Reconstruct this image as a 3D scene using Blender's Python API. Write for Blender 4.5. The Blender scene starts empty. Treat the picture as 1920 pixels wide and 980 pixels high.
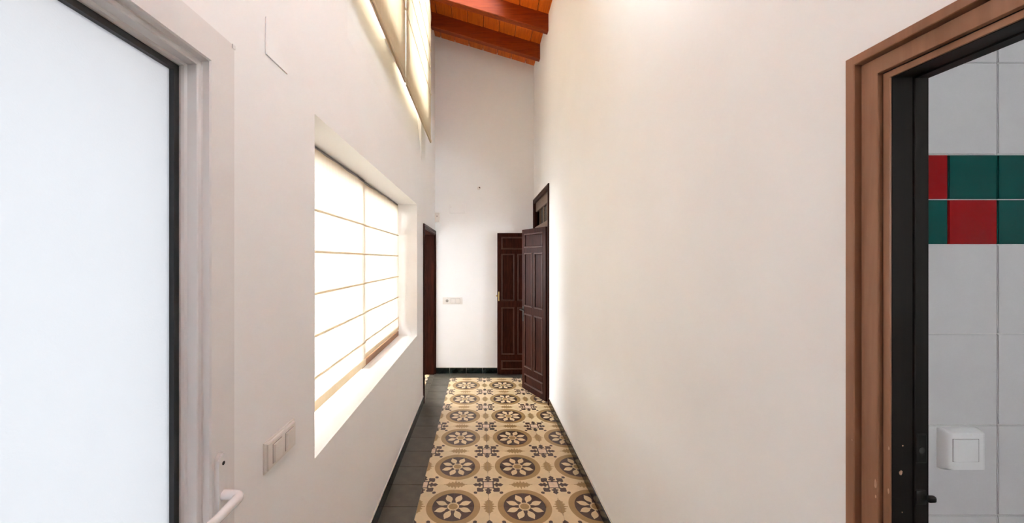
import bpy, bmesh, math, random
from mathutils import Vector, Matrix

random.seed(7)
S = bpy.context.scene
C = S.collection
PI = math.pi

# ------------------------------------------------------------------ camera, world, exposure
FPX, H = 693.0, 1.5
cam_d = bpy.data.cameras.new('camera'); cam = bpy.data.objects.new('camera', cam_d); C.objects.link(cam)
cam.location = (0, 0, H); cam.rotation_euler = (PI/2, 0, 0)
cam_d.sensor_width = 36; cam_d.sensor_fit = 'HORIZONTAL'; cam_d.lens = FPX/1920*36
cam_d.shift_x = 60/1920; cam_d.shift_y = -3/1920
cam_d.clip_start = 0.02; cam_d.clip_end = 200
S.camera = cam

w = bpy.data.worlds.new('overcast_sky'); S.world = w; w.use_nodes = True
bg = w.node_tree.nodes['Background']
bg.inputs['Color'].default_value = (0.93, 0.965, 1.0, 1); bg.inputs['Strength'].default_value = 7.0

vs = S.view_settings
vs.view_transform = 'Standard'; vs.look = 'None'; vs.gamma = 1.0; vs.use_curve_mapping = False
vs.exposure = 2.22

# ------------------------------------------------------------------ main dimensions (metres)
XL, XR = -0.595, 0.715          # corridor wall faces
YF, YB = 4.89, -1.7             # far wall face, wall behind the camera
XLO = -0.845                    # outer face of the window wall
XRO = 0.79                      # back of the right wall
T = 0.2175                      # floor tile
BH = 0.075                      # baseboard tile height
def zc(x): return 4.46 - 0.30*(x - XL)   # underside of the ceiling boards

# ------------------------------------------------------------------ mesh helpers
def tag(o, label=None, cat=None, group=None, kind=None):
    if label: o['label'] = label
    if cat: o['category'] = cat
    if group: o['group'] = group
    if kind: o['kind'] = kind
    return o
def obj(name, me, mat=None, parent=None, loc=None, rot=None):
    if isinstance(me, bmesh.types.BMesh):
        bm = me; bmesh.ops.recalc_face_normals(bm, faces=bm.faces[:])
        me = bpy.data.meshes.new(name); bm.to_mesh(me); bm.free()
    if mat is not None and not me.materials: me.materials.append(mat)
    o = bpy.data.objects.new(name, me); C.objects.link(o)
    if parent: o.parent = parent
    if loc: o.location = loc
    if rot: o.rotation_euler = rot
    return o
def empty(name, loc=(0, 0, 0), rot=None, parent=None):
    o = bpy.data.objects.new(name, None); C.objects.link(o); o.location = loc
    o.empty_display_size = 0.05
    if rot: o.rotation_euler = rot
    if parent: o.parent = parent
    return o
def BM(): return bmesh.new()
def box(bm, x0, x1, y0, y1, z0, z1, bev=0, seg=1):
    r = bmesh.ops.create_cube(bm, size=1)
    for v in r['verts']:
        v.co = Vector(((x0+x1)/2 + v.co.x*(x1-x0), (y0+y1)/2 + v.co.y*(y1-y0), (z0+z1)/2 + v.co.z*(z1-z0)))
    if bev:
        es = list({e for v in r['verts'] for e in v.link_edges})
        bmesh.ops.bevel(bm, geom=es, offset=bev, segments=seg, affect='EDGES', profile=0.5)
    return bm
def bx(x0, x1, y0, y1, z0, z1, bev=0, seg=1): return box(BM(), x0, x1, y0, y1, z0, z1, bev, seg)
def prism(bm, pts, axis, a0, a1):
    """closed polygon pts (2D) extruded along axis from a0 to a1; 'x': pts=(y,z) 'y': pts=(x,z) 'z': pts=(x,y)"""
    def P(p, a): return {'x': (a, p[0], p[1]), 'y': (p[0], a, p[1]), 'z': (p[0], p[1], a)}[axis]
    lo = [bm.verts.new(P(p, a0)) for p in pts]; hi = [bm.verts.new(P(p, a1)) for p in pts]
    n = len(pts)
    for i in range(n): bm.faces.new((lo[i], lo[(i+1) % n], hi[(i+1) % n], hi[i]))
    bm.faces.new(lo[::-1]); bm.faces.new(hi)
    return bm
def cyl(bm, p, q, r, n=16, r2=None):
    p, q = Vector(p), Vector(q); d = q-p
    m = Matrix.Translation((p+q)/2) @ d.to_track_quat('Z', 'Y').to_matrix().to_4x4()
    bmesh.ops.create_cone(bm, cap_ends=True, segments=n, radius1=r, radius2=r if r2 is None else r2, depth=d.length, matrix=m)
    return bm
def tube(bm, pts, r, n=12, flat=None):
    pts = [Vector(p) for p in pts]; rings = []
    rs = r if isinstance(r, (list, tuple)) else [r]*len(pts)
    for i, p in enumerate(pts):
        t = (pts[min(i+1, len(pts)-1)] - pts[max(i-1, 0)]).normalized()
        up = Vector((0, 0, 1)) if abs(t.z) < 0.9 else Vector((0, 1, 0))
        a = t.cross(up).normalized(); b = a.cross(t).normalized()
        rings.append([bm.verts.new(p + a*math.cos(2*PI*k/n)*rs[i] + b*math.sin(2*PI*k/n)*rs[i]*(flat or 1)) for k in range(n)])
    for A, B in zip(rings, rings[1:]):
        for k in range(n): bm.faces.new((A[k], A[(k+1) % n], B[(k+1) % n], B[k]))
    bm.faces.new(rings[0][::-1]); bm.faces.new(rings[-1])
    return bm
def smooth(o, ang=40):
    for p in o.data.polygons: p.use_smooth = True
    try: o.data.set_sharp_from_angle(angle=math.radians(ang))
    except Exception: pass
    return o
def panel_wall(axis, f0, f1, u0, u1, z0, z1, holes=()):
    """a wall with faces at f0,f1 along `axis` ('x' or 'y'), spanning u0..u1 and z0..z1, with true holes (ua,ub,za,zb)"""
    us = sorted({u0, u1, *[h[0] for h in holes], *[h[1] for h in holes]})
    zs = sorted({z0, z1, *[h[2] for h in holes], *[h[3] for h in holes]})
    bm = BM(); vs_ = {}
    def V(f, u, z):
        k = (f, u, z)
        if k not in vs_: vs_[k] = bm.verts.new((f, u, z) if axis == 'x' else (u, f, z))
        return vs_[k]
    def solid(i, j):
        if i < 0 or j < 0 or i >= len(us)-1 or j >= len(zs)-1: return False
        um, zm = (us[i]+us[i+1])/2, (zs[j]+zs[j+1])/2
        return not any(h[0] < um < h[1] and h[2] < zm < h[3] for h in holes)
    for i in range(len(us)-1):
        for j in range(len(zs)-1):
            if not solid(i, j): continue
            a, b, c, d = us[i], us[i+1], zs[j], zs[j+1]
            for f in (f0, f1): bm.faces.new((V(f, a, c), V(f, b, c), V(f, b, d), V(f, a, d)))
            if not solid(i-1, j): bm.faces.new((V(f0, a, c), V(f0, a, d), V(f1, a, d), V(f1, a, c)))
            if not solid(i+1, j): bm.faces.new((V(f0, b, c), V(f0, b, d), V(f1, b, d), V(f1, b, c)))
            if not solid(i, j-1): bm.faces.new((V(f0, a, c), V(f0, b, c), V(f1, b, c), V(f1, a, c)))
            if not solid(i, j+1): bm.faces.new((V(f0, a, d), V(f0, b, d), V(f1, b, d), V(f1, a, d)))
    return bm
def struct(name, me, mat, label, cat, loc=None):
    return tag(obj(name, me, mat, None, loc), label, cat, None, 'structure')

# ------------------------------------------------------------------ materials
def new_mat(name):
    m = bpy.data.materials.new(name); m.use_nodes = True
    return m, m.node_tree, m.node_tree.nodes['Principled BSDF']
def N(nt, t, **kw):
    n = nt.nodes.new(t)
    for k, v in kw.items(): setattr(n, k, v)
    return n
def lin(r, g, b):
    f = lambda c: (c/255/12.92) if c/255 <= 0.04045 else ((c/255+0.055)/1.055)**2.4
    return (f(r), f(g), f(b), 1)
def noise_col(nt, p, ca, cb, scale, stretch=(1, 1, 1), detail=4, lo=0.35, hi=0.65, coord='Object'):
    tc = N(nt, 'ShaderNodeTexCoord'); mp = N(nt, 'ShaderNodeMapping'); mp.inputs['Scale'].default_value = stretch
    no = N(nt, 'ShaderNodeTexNoise'); no.inputs['Scale'].default_value = scale; no.inputs['Detail'].default_value = detail
    cr = N(nt, 'ShaderNodeValToRGB'); e = cr.color_ramp.elements
    e[0].position, e[1].position = lo, hi; e[0].color, e[1].color = ca, cb
    nt.links.new(tc.outputs[coord], mp.inputs[0]); nt.links.new(mp.outputs[0], no.inputs['Vector'])
    nt.links.new(no.outputs['Fac'], cr.inputs[0]); nt.links.new(cr.outputs[0], p.inputs['Base Color'])
    return no, cr
def bump(nt, p, src, strength, dist=0.002):
    b = N(nt, 'ShaderNodeBump'); b.inputs['Strength'].default_value = strength; b.inputs['Distance'].default_value = dist
    nt.links.new(src, b.inputs['Height']); nt.links.new(b.outputs[0], p.inputs['Normal'])
def plain(name, col, rough=0.5, vary=0.04, scale=30, bmp=0.0, metallic=0, coat=0):
    m, nt, p = new_mat(name)
    a = tuple(c*(1-vary) for c in col[:3]) + (1,); b = tuple(min(1, c*(1+vary)) for c in col[:3]) + (1,)
    no, _ = noise_col(nt, p, a, b, scale)
    p.inputs['Roughness'].default_value = rough; p.inputs['Metallic'].default_value = metallic
    if coat: p.inputs['Coat Weight'].default_value = coat; p.inputs['Coat Roughness'].default_value = 0.08
    if bmp: bump(nt, p, no.outputs['Fac'], bmp)
    return m
def wood(name, dark, light, rough=0.35, along='z', coat=0.0, per_obj=0.12, scale=9, spec=0.5):
    m, nt, p = new_mat(name)
    st = {'z': (8, 8, 0.5), 'x': (0.5, 8, 8), 'y': (8, 0.5, 8)}[along]
    no, cr = noise_col(nt, p, dark, light, scale, st, 6, 0.3, 0.72)
    no.inputs['Distortion'].default_value = 1.2
    if per_obj:
        oi = N(nt, 'ShaderNodeObjectInfo'); hsv = N(nt, 'ShaderNodeHueSaturation')
        mr = N(nt, 'ShaderNodeMapRange'); mr.inputs['To Min'].default_value = 1-per_obj; mr.inputs['To Max'].default_value = 1+per_obj
        nt.links.new(oi.outputs['Random'], mr.inputs['Value']); nt.links.new(mr.outputs[0], hsv.inputs['Value'])
        nt.links.new(cr.outputs[0], hsv.inputs['Color']); nt.links.new(hsv.outputs[0], p.inputs['Base Color'])
    p.inputs['Roughness'].default_value = rough; p.inputs['Specular IOR Level'].default_value = spec
    if coat: p.inputs['Coat Weight'].default_value = coat; p.inputs['Coat Roughness'].default_value = 0.15
    bump(nt, p, no.outputs['Fac'], 0.08)
    return m

M = {}
def wall_paint():
    m, nt, p = new_mat('white_plaster')
    no, _ = noise_col(nt, p, (0.903, 0.896, 0.886, 1), (0.922, 0.916, 0.908, 1), 3.0, (1, 1, 1), 5, 0.3, 0.7)
    p.inputs['Roughness'].default_value = 0.75
    n2 = N(nt, 'ShaderNodeTexNoise'); n2.inputs['Scale'].default_value = 45; n2.inputs['Detail'].default_value = 4
    tc = N(nt, 'ShaderNodeTexCoord'); nt.links.new(tc.outputs['Object'], n2.inputs['Vector'])
    bump(nt, p, n2.outputs['Fac'], 0.10, 0.003)
    return m
M['wall'] = wall_paint()
M['pvc'] = plain('white_pvc', (0.80, 0.775, 0.76, 1), 0.32, 0.02, 8)
M['plastic'] = plain('ivory_switch_plastic', (0.80, 0.76, 0.71, 1), 0.3, 0.02, 20)
M['enamel'] = plain('white_enamel', (0.86, 0.84, 0.83, 1), 0.22, 0.01, 20)
M['gasket'] = plain('black_rubber', (0.012, 0.014, 0.016, 1), 0.45, 0.1)
M['dark_hole'] = plain('dark_recess', (0.03, 0.028, 0.026, 1), 0.6, 0.1)
M['brass'] = plain('aged_brass', (0.55, 0.40, 0.16, 1), 0.35, 0.1, 60, 0, 1)
M['iron'] = plain('blackened_iron', (0.02, 0.018, 0.016, 1), 0.4, 0.2, 60, 0, 0.6)
M['mortar'] = plain('pale_mortar', (0.76, 0.71, 0.63, 1), 0.85, 0.06, 60)
M['grout'] = plain('dark_floor_joint', (0.31, 0.27, 0.215, 1), 0.9, 0.1, 50)
M['wgrout'] = plain('white_grout', (0.66, 0.63, 0.61, 1), 0.8, 0.05, 50)
M['terrace'] = plain('terracotta_terrace', (0.50, 0.36, 0.30, 1), 0.8, 0.15, 3)
M['board'] = wood('varnished_orange_pine', (0.58, 0.098, 0.007, 1), (0.80, 0.175, 0.015, 1), 0.42, 'y', 0.0, 0.10, 6, 0.35)
M['beam'] = wood('varnished_red_pine_beam', (0.20, 0.028, 0.004, 1), (0.35, 0.055, 0.007, 1), 0.48, 'x', 0.0, 0.06, 6, 0.18)
M['door'] = wood('dark_mahogany', (0.015, 0.0038, 0.0022, 1), (0.050, 0.0125, 0.0070, 1), 0.42, 'z', 0.0, 0.10, 10, 0.07)
M['casing'] = wood('brown_varnished_casing', (0.25, 0.112, 0.058, 1), (0.36, 0.172, 0.096, 1), 0.42, 'z', 0.0, 0.04, 3, 0.4)
M['jamb'] = wood('near_black_jamb_wood', (0.006, 0.0045, 0.004, 1), (0.013, 0.009, 0.0075, 1), 0.40, 'z', 0.0, 0.0, 6, 0.25)  # even near-black tone for the bathroom jamb
M['bead'] = wood('highlight_mahogany_bead', (0.035, 0.011, 0.0065, 1), (0.085, 0.030, 0.018, 1), 0.35, 'z', 0.0, 0.1, 10, 0.3)  # lighter tone paints the highlights along the panel mouldings
M['framewood'] = wood('brown_window_wood', (0.25, 0.11, 0.045, 1), (0.36, 0.17, 0.08, 1), 0.45, 'y', 0.1, 0.04, 6)
M['darktile'] = plain('charcoal_floor_tile', (0.090, 0.078, 0.058, 1), 0.30, 0.16, 14, 0.06)
M['basetile'] = plain('green_black_glazed_tile', (0.0045, 0.0085, 0.0075, 1), 0.2, 0.3, 30, 0.05)
M['basetile'].node_tree.nodes['Principled BSDF'].inputs['Specular IOR Level'].default_value = 0.25
M['wtile'] = plain('white_glazed_tile', (0.66, 0.635, 0.63, 1), 0.20, 0.02, 12, 0.04)
M['rtile'] = plain('red_glazed_tile', (0.30, 0.004, 0.006, 1), 0.12, 0.08, 12, 0.03)
M['gtile'] = plain('green_glazed_tile', (0.002, 0.070, 0.060, 1), 0.12, 0.08, 12, 0.03)

for k_ in ('rtile', 'gtile'): M[k_].node_tree.nodes['Principled BSDF'].inputs['Specular IOR Level'].default_value = 0.22
def fabric(name, lo, hi, tr):
    m, nt, p = new_mat(name); nt.nodes.remove(p)
    out = nt.nodes['Material Output']
    tc = N(nt, 'ShaderNodeTexCoord')
    mp = N(nt, 'ShaderNodeMapping'); mp.inputs['Scale'].default_value = (30, 30, 2.0)
    no = N(nt, 'ShaderNodeTexNoise'); no.inputs['Scale'].default_value = 1.5; no.inputs['Detail'].default_value = 5
    cr = N(nt, 'ShaderNodeValToRGB'); e = cr.color_ramp.elements
    e[0].position, e[1].position = 0.30, 0.62
    e[0].color, e[1].color = lo, hi
    d = N(nt, 'ShaderNodeBsdfDiffuse'); t = N(nt, 'ShaderNodeBsdfTranslucent'); mx = N(nt, 'ShaderNodeMixShader')
    mx.inputs[0].default_value = tr
    nt.links.new(tc.outputs['Object'], mp.inputs[0]); nt.links.new(mp.outputs[0], no.inputs['Vector']); nt.links.new(no.outputs['Fac'], cr.inputs[0])
    d.inputs[0].default_value = (0.80, 0.66, 0.46, 1); nt.links.new(cr.outputs[0], t.inputs[0])
    nt.links.new(d.outputs[0], mx.inputs[1]); nt.links.new(t.outputs[0], mx.inputs[2]); nt.links.new(mx.outputs[0], out.inputs[0])
    return m
M['fabric'] = fabric('cream_blind_fabric', (0.212, 0.192, 0.156, 1), (0.268, 0.250, 0.219, 1), 0.5)
M['heavy_fabric'] = fabric('cream_heavy_blind_fabric', (0.255, 0.207, 0.135, 1), (0.325, 0.274, 0.195, 1), 0.5)
M['thin_fabric'] = fabric('cream_pocket_fabric', (0.62, 0.54, 0.42, 1), (0.68, 0.60, 0.48, 1), 0.55)
def frosted():
    m, nt, p = new_mat('frosted_glass'); nt.nodes.remove(p)
    out = nt.nodes['Material Output']
    tc = N(nt, 'ShaderNodeTexCoord')
    no = N(nt, 'ShaderNodeTexNoise'); no.inputs['Scale'].default_value = 260; no.inputs['Detail'].default_value = 2
    b = N(nt, 'ShaderNodeBump'); b.inputs['Strength'].default_value = 0.25; b.inputs['Distance'].default_value = 0.001
    nt.links.new(tc.outputs['Object'], no.inputs['Vector']); nt.links.new(no.outputs['Fac'], b.inputs['Height'])
    t = N(nt, 'ShaderNodeBsdfTranslucent'); t.inputs[0].default_value = (0.270, 0.281, 0.290, 1)
    g = N(nt, 'ShaderNodeBsdfGlossy'); g.inputs['Roughness'].default_value = 0.35; g.inputs[0].default_value = (0.9, 0.9, 0.9, 1)
    fr = N(nt, 'ShaderNodeFresnel'); fr.inputs[0].default_value = 1.4
    mx = N(nt, 'ShaderNodeMixShader')
    for s in (t, g): nt.links.new(b.outputs[0], s.inputs['Normal'])
    nt.links.new(fr.outputs[0], mx.inputs[0]); nt.links.new(t.outputs[0], mx.inputs[1]); nt.links.new(g.outputs[0], mx.inputs[2])
    nt.links.new(mx.outputs[0], out.inputs[0])
    return m
M['frosted'] = frosted()
def thin_glass(name, col, rough=0.02, ior=1.45):
    m, nt, p = new_mat(name); nt.nodes.remove(p)
    out = nt.nodes['Material Output']
    t = N(nt, 'ShaderNodeBsdfTransparent'); t.inputs[0].default_value = col
    g = N(nt, 'ShaderNodeBsdfGlossy'); g.inputs['Roughness'].default_value = rough
    fr = N(nt, 'ShaderNodeFresnel'); fr.inputs[0].default_value = ior
    mx = N(nt, 'ShaderNodeMixShader')
    nt.links.new(fr.outputs[0], mx.inputs[0]); nt.links.new(t.outputs[0], mx.inputs[1]); nt.links.new(g.outputs[0], mx.inputs[2])
    nt.links.new(mx.outputs[0], out.inputs[0])
    return m
M['glass'] = thin_glass('clear_window_glass', (0.96, 0.97, 0.97, 1))
M['amber'] = thin_glass('amber_glass', (0.95, 0.62, 0.20, 1), 0.1, 1.12)
M['smoked'] = thin_glass('smoked_glass', (0.30, 0.27, 0.25, 1), 0.1, 1.12)

# --- printed cement tile: pattern drawn with a little expression -> node compiler
class E:
    nt = None
    def __init__(s, sock): s.s = sock
    @staticmethod
    def op(o, *a):
        n = E.nt.nodes.new('ShaderNodeMath'); n.operation = o
        for i, v in enumerate(a):
            if isinstance(v, E): E.nt.links.new(v.s, n.inputs[i])
            else: n.inputs[i].default_value = v
        return E(n.outputs[0])
    def __add__(s, o): return E.op('ADD', s, o)
    __radd__ = __add__
    def __sub__(s, o): return E.op('SUBTRACT', s, o)
    def __rsub__(s, o): return E.op('SUBTRACT', o, s)
    def __mul__(s, o): return E.op('MULTIPLY', s, o)
    __rmul__ = __mul__
    def __truediv__(s, o): return E.op('DIVIDE', s, o)
def mx_(a, b): return E.op('MAXIMUM', a, b)
def mn_(a, b): return E.op('MINIMUM', a, b)
def lt(a, b): return E.op('LESS_THAN', a, b)
def gt(a, b): return E.op('GREATER_THAN', a, b)
def curve(x, x0, x1, pts, ymax):
    """piecewise curve of x over x0..x1 (pts in 0..1 units), 0 outside"""
    n = E.nt.nodes.new('ShaderNodeFloatCurve'); c = n.mapping.curves[0]
    c.points[0].location = pts[0]; c.points[1].location = pts[-1]
    for p in pts[1:-1]: c.points.new(*p)
    n.mapping.update()
    E.nt.links.new(((x - x0)/(x1 - x0)).s, n.inputs['Value'])
    return E(n.outputs[0])*ymax * gt(x, x0) * lt(x, x1)
def cement_tile():
    m, nt, p = new_mat('printed_cement_tile'); E.nt = nt
    geo = N(nt, 'ShaderNodeTexCoord'); sp = N(nt, 'ShaderNodeSeparateXYZ')
    nt.links.new(geo.outputs['Object'], sp.inputs[0])
    # every tile's own coordinates: the medallion's centre lies in the tile's corner (0,0), side = 1
    a = E(sp.outputs[0])/T; b = E(sp.outputs[1])/T
    r = E.op('SQRT', a*a + b*b)
    th = E.op('ARCTAN2', b, a)
    f = E.op('ABSOLUTE', E.op('PINGPONG', th, PI/4) - PI/8)
    pr, pv = r*E.op('COSINE', f), r*E.op('SINE', f)
    petal = lt(pv, curve(pr, 0.17, 0.55, [(0, .10), (.15, .35), (.38, .92), (.55, 1.0), (.70, .80), (.86, .34), (1, 0)], 0.096))
    ring = lt(r, 0.755); disc = lt(r, 0.585)
    rim = lt(r, 0.165); heart = lt(r, 0.125)
    c, d = 1.0 - a, 1.0 - b
    P, Q = mx_(c, d), mn_(c, d)
    axis_leaf = lt(Q, curve(P, 0.14, 0.47, [(0, .38), (.22, .36), (.30, .95), (.42, 1.0), (.50, .55), (.60, .62), (.72, .75), (.85, .40), (1, 0)], 0.105))
    U, V = (P + Q)*0.7071, (P - Q)*0.7071
    diag = lt(V, curve(U, 0.18, 0.47, [(0, .28), (.30, .30), (.42, .85), (.60, 1.0), (.74, .72), (.88, .40), (1, 0)], 0.125))
    du = U - 0.545
    dot = lt(E.op('SQRT', du*du + V*V*0.8), 0.052)
    frame = lt(P, 0.175)
    snow = mx_(mx_(axis_leaf, diag), mx_(dot, frame))
    pale = lt(P, 0.135)
    def leaf(L, Wd):   # L along, Wd across
        saw = E.op('COSINE', L*64.0)*0.20 + 0.80
        body = E.op('SQRT', mx_(1.0 - (L/0.285)*(L/0.285), 0.0))*0.165*saw
        return mx_(lt(Wd, body), mx_(lt(Wd, 0.012)*lt(L, 0.36), lt(L, 0.014)*lt(Wd, 0.21)))
    leaves = mx_(leaf(b, c), leaf(a, d))
    cream, tan, brown, pink = lin(220, 196, 156), lin(164, 131, 83), lin(74, 50, 41), lin(220, 193, 168)
    def mix(fac, A, B):
        n = N(nt, 'ShaderNodeMix', data_type='RGBA')
        nt.links.new(fac.s, n.inputs[0])
        for i, v in ((6, A), (7, B)):
            if isinstance(v, tuple): n.inputs[i].default_value = v
            else: nt.links.new(v, n.inputs[i])
        return n.outputs[2]
    col = mix(leaves, cream, tan)
    col = mix(snow, col, brown); col = mix(pale, col, pink)
    col = mix(ring, col, tan); col = mix(disc, col, brown); col = mix(petal, col, cream)
    col = mix(rim, col, cream); col = mix(heart, col, tan)
    # worn, mottled pigment, each tile a little different
    no = N(nt, 'ShaderNodeTexNoise'); no.inputs['Scale'].default_value = 22; no.inputs['Detail'].default_value = 5
    nt.links.new(geo.outputs['Object'], no.inputs['Vector'])
    oi = N(nt, 'ShaderNodeObjectInfo')
    val = E(no.outputs['Fac'])*0.22 + E(oi.outputs['Random'])*0.12 + 0.82
    hs = N(nt, 'ShaderNodeHueSaturation'); nt.links.new(val.s, hs.inputs['Value']); nt.links.new(col, hs.inputs['Color'])
    nt.links.new(hs.outputs[0], p.inputs['Base Color'])
    p.inputs['Roughness'].default_value = 0.42
    return m
M['cement'] = cement_tile()

# ------------------------------------------------------------------ floor: slab, each patterned and each charcoal tile
floor = struct('floor', bx(XLO, XR+0.02, YB, YF+0.02, -0.12, -0.004), M['grout'],
               'corridor floor of brown and cream medallion tiles with charcoal tile border', 'floor')
def tile_mesh(x, y, t, bev, mat, name):
    bm = bx(0, x, 0, y, -t, 0)
    es = [e for e in bm.edges if all(v.co.z > -1e-6 for v in e.verts)]
    bmesh.ops.bevel(bm, geom=es, offset=bev, segments=1, affect='EDGES')
    bmesh.ops.recalc_face_normals(bm, faces=bm.faces[:])
    me = bpy.data.meshes.new(name); bm.to_mesh(me); bm.free(); me.materials.append(mat)
    return me
X0 = -0.3805; Y0 = 2.25 - 10*T           # medallion centres lie at X0+T*(odd), Y0+T*(even)
Y_END = 4.708
me_c = {}
def cement_me(sx, sy, h):
    """sx, sy: which way the medallion corner lies; mesh keeps the medallion at its local origin"""
    k = (sx, sy, round(h, 4))
    if k not in me_c:
        me = tile_mesh(T-0.0006, h-0.0006, 0.012, 0.0007, M['cement'], 'patterned_tile')
        me_c[k] = me
    return me_c[k]
def lay_cement(i, j, parent, x0=X0, y0=Y0, h=T):
    # tile cell spans x0+i*T.., y0+j*T..; medallions at odd i edges and even j edges
    left_is_med = (i % 2 != 0); low_is_med = (j % 2 == 0)
    o = obj('patterned_tile', cement_me(1, 1, h), None, parent)
    cx = x0 + (i if left_is_med else i+1)*T; cy = y0 + (j if low_is_med else j+1)*T
    # mirror by rotation: quarter turns map the first quadrant on the others (pattern is symmetric about the diagonal)
    q = {(True, True): 0, (False, True): 1, (False, False): 2, (True, False): 3}[(left_is_med, low_is_med)]
    o.location = (cx, cy, 0); o.rotation_euler = (0, 0, q*PI/2)
    return o
for j in range(-4, 21):
    for i in range(5): lay_cement(i, j, floor)
# last narrow row cut against the far border
def cut_row():
    h = Y_END - (Y0 + 21*T)
    for i in range(5):
        left_is_med = (i % 2 != 0)
        # medallion line lies beyond at j=22: keep only the strip farthest from it
        bm = BM(); box(bm, 0.0003, T-0.0003, T-h+0.0003, T-0.0003, -0.012, 0)
        bmesh.ops.recalc_face_normals(bm, faces=bm.faces[:])
        # rotate so that local +y points to -Y of the world
        if left_is_med:
            # quarter turn 3: local (x,y) -> world (y,-x): strip must be at large local x
            for v in bm.verts: v.co.x, v.co.y = v.co.y, v.co.x
            q = 3
        else: q = 2
        cx = X0 + (i if left_is_med else i+1)*T
        obj('patterned_tile', bm, M['cement'], floor, (cx, Y0 + 22*T, 0), (0, 0, q*PI/2))
cut_row()
me_d = tile_mesh(0.2105, T-0.004, 0.012, 0.001, M['darktile'], 'charcoal_tile')
for j in range(-4, 21):
    y = Y0 + j*T + 0.001
    if y > 4.6: continue
    obj('charcoal_tile', me_d, None, floor, (XL+0.003, y, 0.0))
me_d2 = tile_mesh(T-0.002, YF-Y_END-0.003, 0.012, 0.001, M['darktile'], 'charcoal_tile')
me_d3 = tile_mesh(0.2105, YF-(Y0+21*T)-0.003, 0.012, 0.001, M['darktile'], 'charcoal_tile')
obj('charcoal_tile', me_d3, None, floor, (XL+0.003, Y0+21*T+0.001, 0))
for i in range(5): obj('charcoal_tile', me_d2, None, floor, (X0+i*T+0.001, Y_END+0.001, 0))
# threshold of the far opening in the window wall
me_t = tile_mesh(0.062, T-0.002, 0.012, 0.001, M['darktile'], 'threshold_tile')
for k in range(5):
    obj('threshold_tile', me_t, None, floor, (XL-0.062, 3.93-0.09+k*T, 0))

# ------------------------------------------------------------------ walls
W1 = (1.33, 3.495, 0.785, 2.025)                      # low window opening (y0,y1,z0,z1)
W2 = (1.66, 2.47, 2.98, 4.12); W3 = (2.77, 3.74, 2.98, 4.12); W4 = (-0.90, 1.30, 3.36, 4.22)  # the last opening is unseen, added to let in more sky light
WS = (1.66, 3.74, 2.50, 2.98)                         # splayed sill under the high windows
D1 = (-0.06, 0.868, -0.06, 2.003)                       # glazed door
D3 = (3.90, 4.865, -0.06, 1.85)                         # far opening in window wall
wl = struct('wall_left', panel_wall('x', XL, XLO, YB, YF+0.12, -0.1, 4.62, [W1, W2, W3, W4, WS, D1, D3]), M['wall'],
       'white plaster wall with the windows and the glazed door', 'wall')
bm = BM(); prism(bm, [(XLO+0.001, WS[2]), (XL, WS[2]), (XL-0.010, WS[2]+0.14), (XL-0.045, WS[3]), (XLO+0.001, WS[3])], 'y', WS[0], WS[1])
obj('splayed_sill', bm, M['wall'], wl)
D2 = (-0.17, 0.700, -0.06, 1.873)                       # bathroom opening
D4 = (3.84, 4.872, -0.06, 2.275)                        # double door with transom
struct('wall_right', panel_wall('x', XR, XRO, YB, YF+0.12, -0.1, 4.3, [D2, D4]), M['wall'],
       'long bare white plaster wall between the bathroom door and the dark double door', 'wall')
bm = BM(); prism(bm, [(XLO, -0.1), (XRO, -0.1), (XRO, zc(XRO)+0.10), (XLO, zc(XLO)+0.10)], 'y', YF, YF+0.12)
struct('wall_far', bm, M['wall'], 'narrow white end wall of the corridor above the dark skirting', 'wall')
struct('wall_back', panel_wall('y', YB, YB-0.12, XLO, XRO, -0.1, 4.62, []), M['wall'], 'white wall closing the corridor behind the viewer', 'wall')

# ------------------------------------------------------------------ ceiling: backing, boards, beams
SK = (-0.518, 0.226, 3.40, 3.84)       # added roof light (x0,x1,y0,y1), unseen above the frame, brightens the end wall
bm = BM()
def slab(x0, x1, y0, y1): prism(bm, [(x0, zc(x0)+0.022), (x1, zc(x1)+0.022), (x1, zc(x1)+0.12), (x0, zc(x0)+0.12)], 'y', y0, y1)
slab(XLO, XRO, YB-0.12, SK[2]); slab(XLO, XRO, SK[3], YF+0.12); slab(XLO, SK[0], SK[2], SK[3]); slab(SK[1], XRO, SK[2], SK[3])
ceil = struct('ceiling', bm, M['beam'], 'sloping orange pine board ceiling carried by red-brown beams', 'ceiling')
xs = [XL-0.02] + [0.04 + k*0.186 for k in range(-3, 4)] + [XR+0.02]
for a, b in zip(xs, xs[1:]):
    g = 0.0032; v = 0.008
    pts = [(a+g, zc(a)+v*0.7), (a+g+v, zc(a+v)), (b-g-v, zc(b-v)), (b-g, zc(b)+v*0.7), (b-g, zc(b)+0.021), (a+g, zc(a)+0.021)]
    runs = [(YB, SK[2]), (SK[3], YF)] if SK[0]-0.01 < (a+b)/2 < SK[1]+0.01 else [(YB, YF)]
    for ya_, yb_ in runs:
        bm = BM(); prism(bm, pts, 'y', ya_, yb_); obj('ceiling_board', bm, M['board'], ceil)
bm = BM(); prism(bm, [(SK[0]-0.03, zc(SK[0]-0.03)+0.122), (SK[1]+0.03, zc(SK[1]+0.03)+0.122), (SK[1]+0.03, zc(SK[1]+0.03)+0.128), (SK[0]-0.03, zc(SK[0]-0.03)+0.128)], 'y', SK[2]-0.03, SK[3]+0.03)
obj('added_roof_light_pane', bm, M['glass'], ceil)  # glazing of the added roof light
yb = 4.40; k = 0
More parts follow.
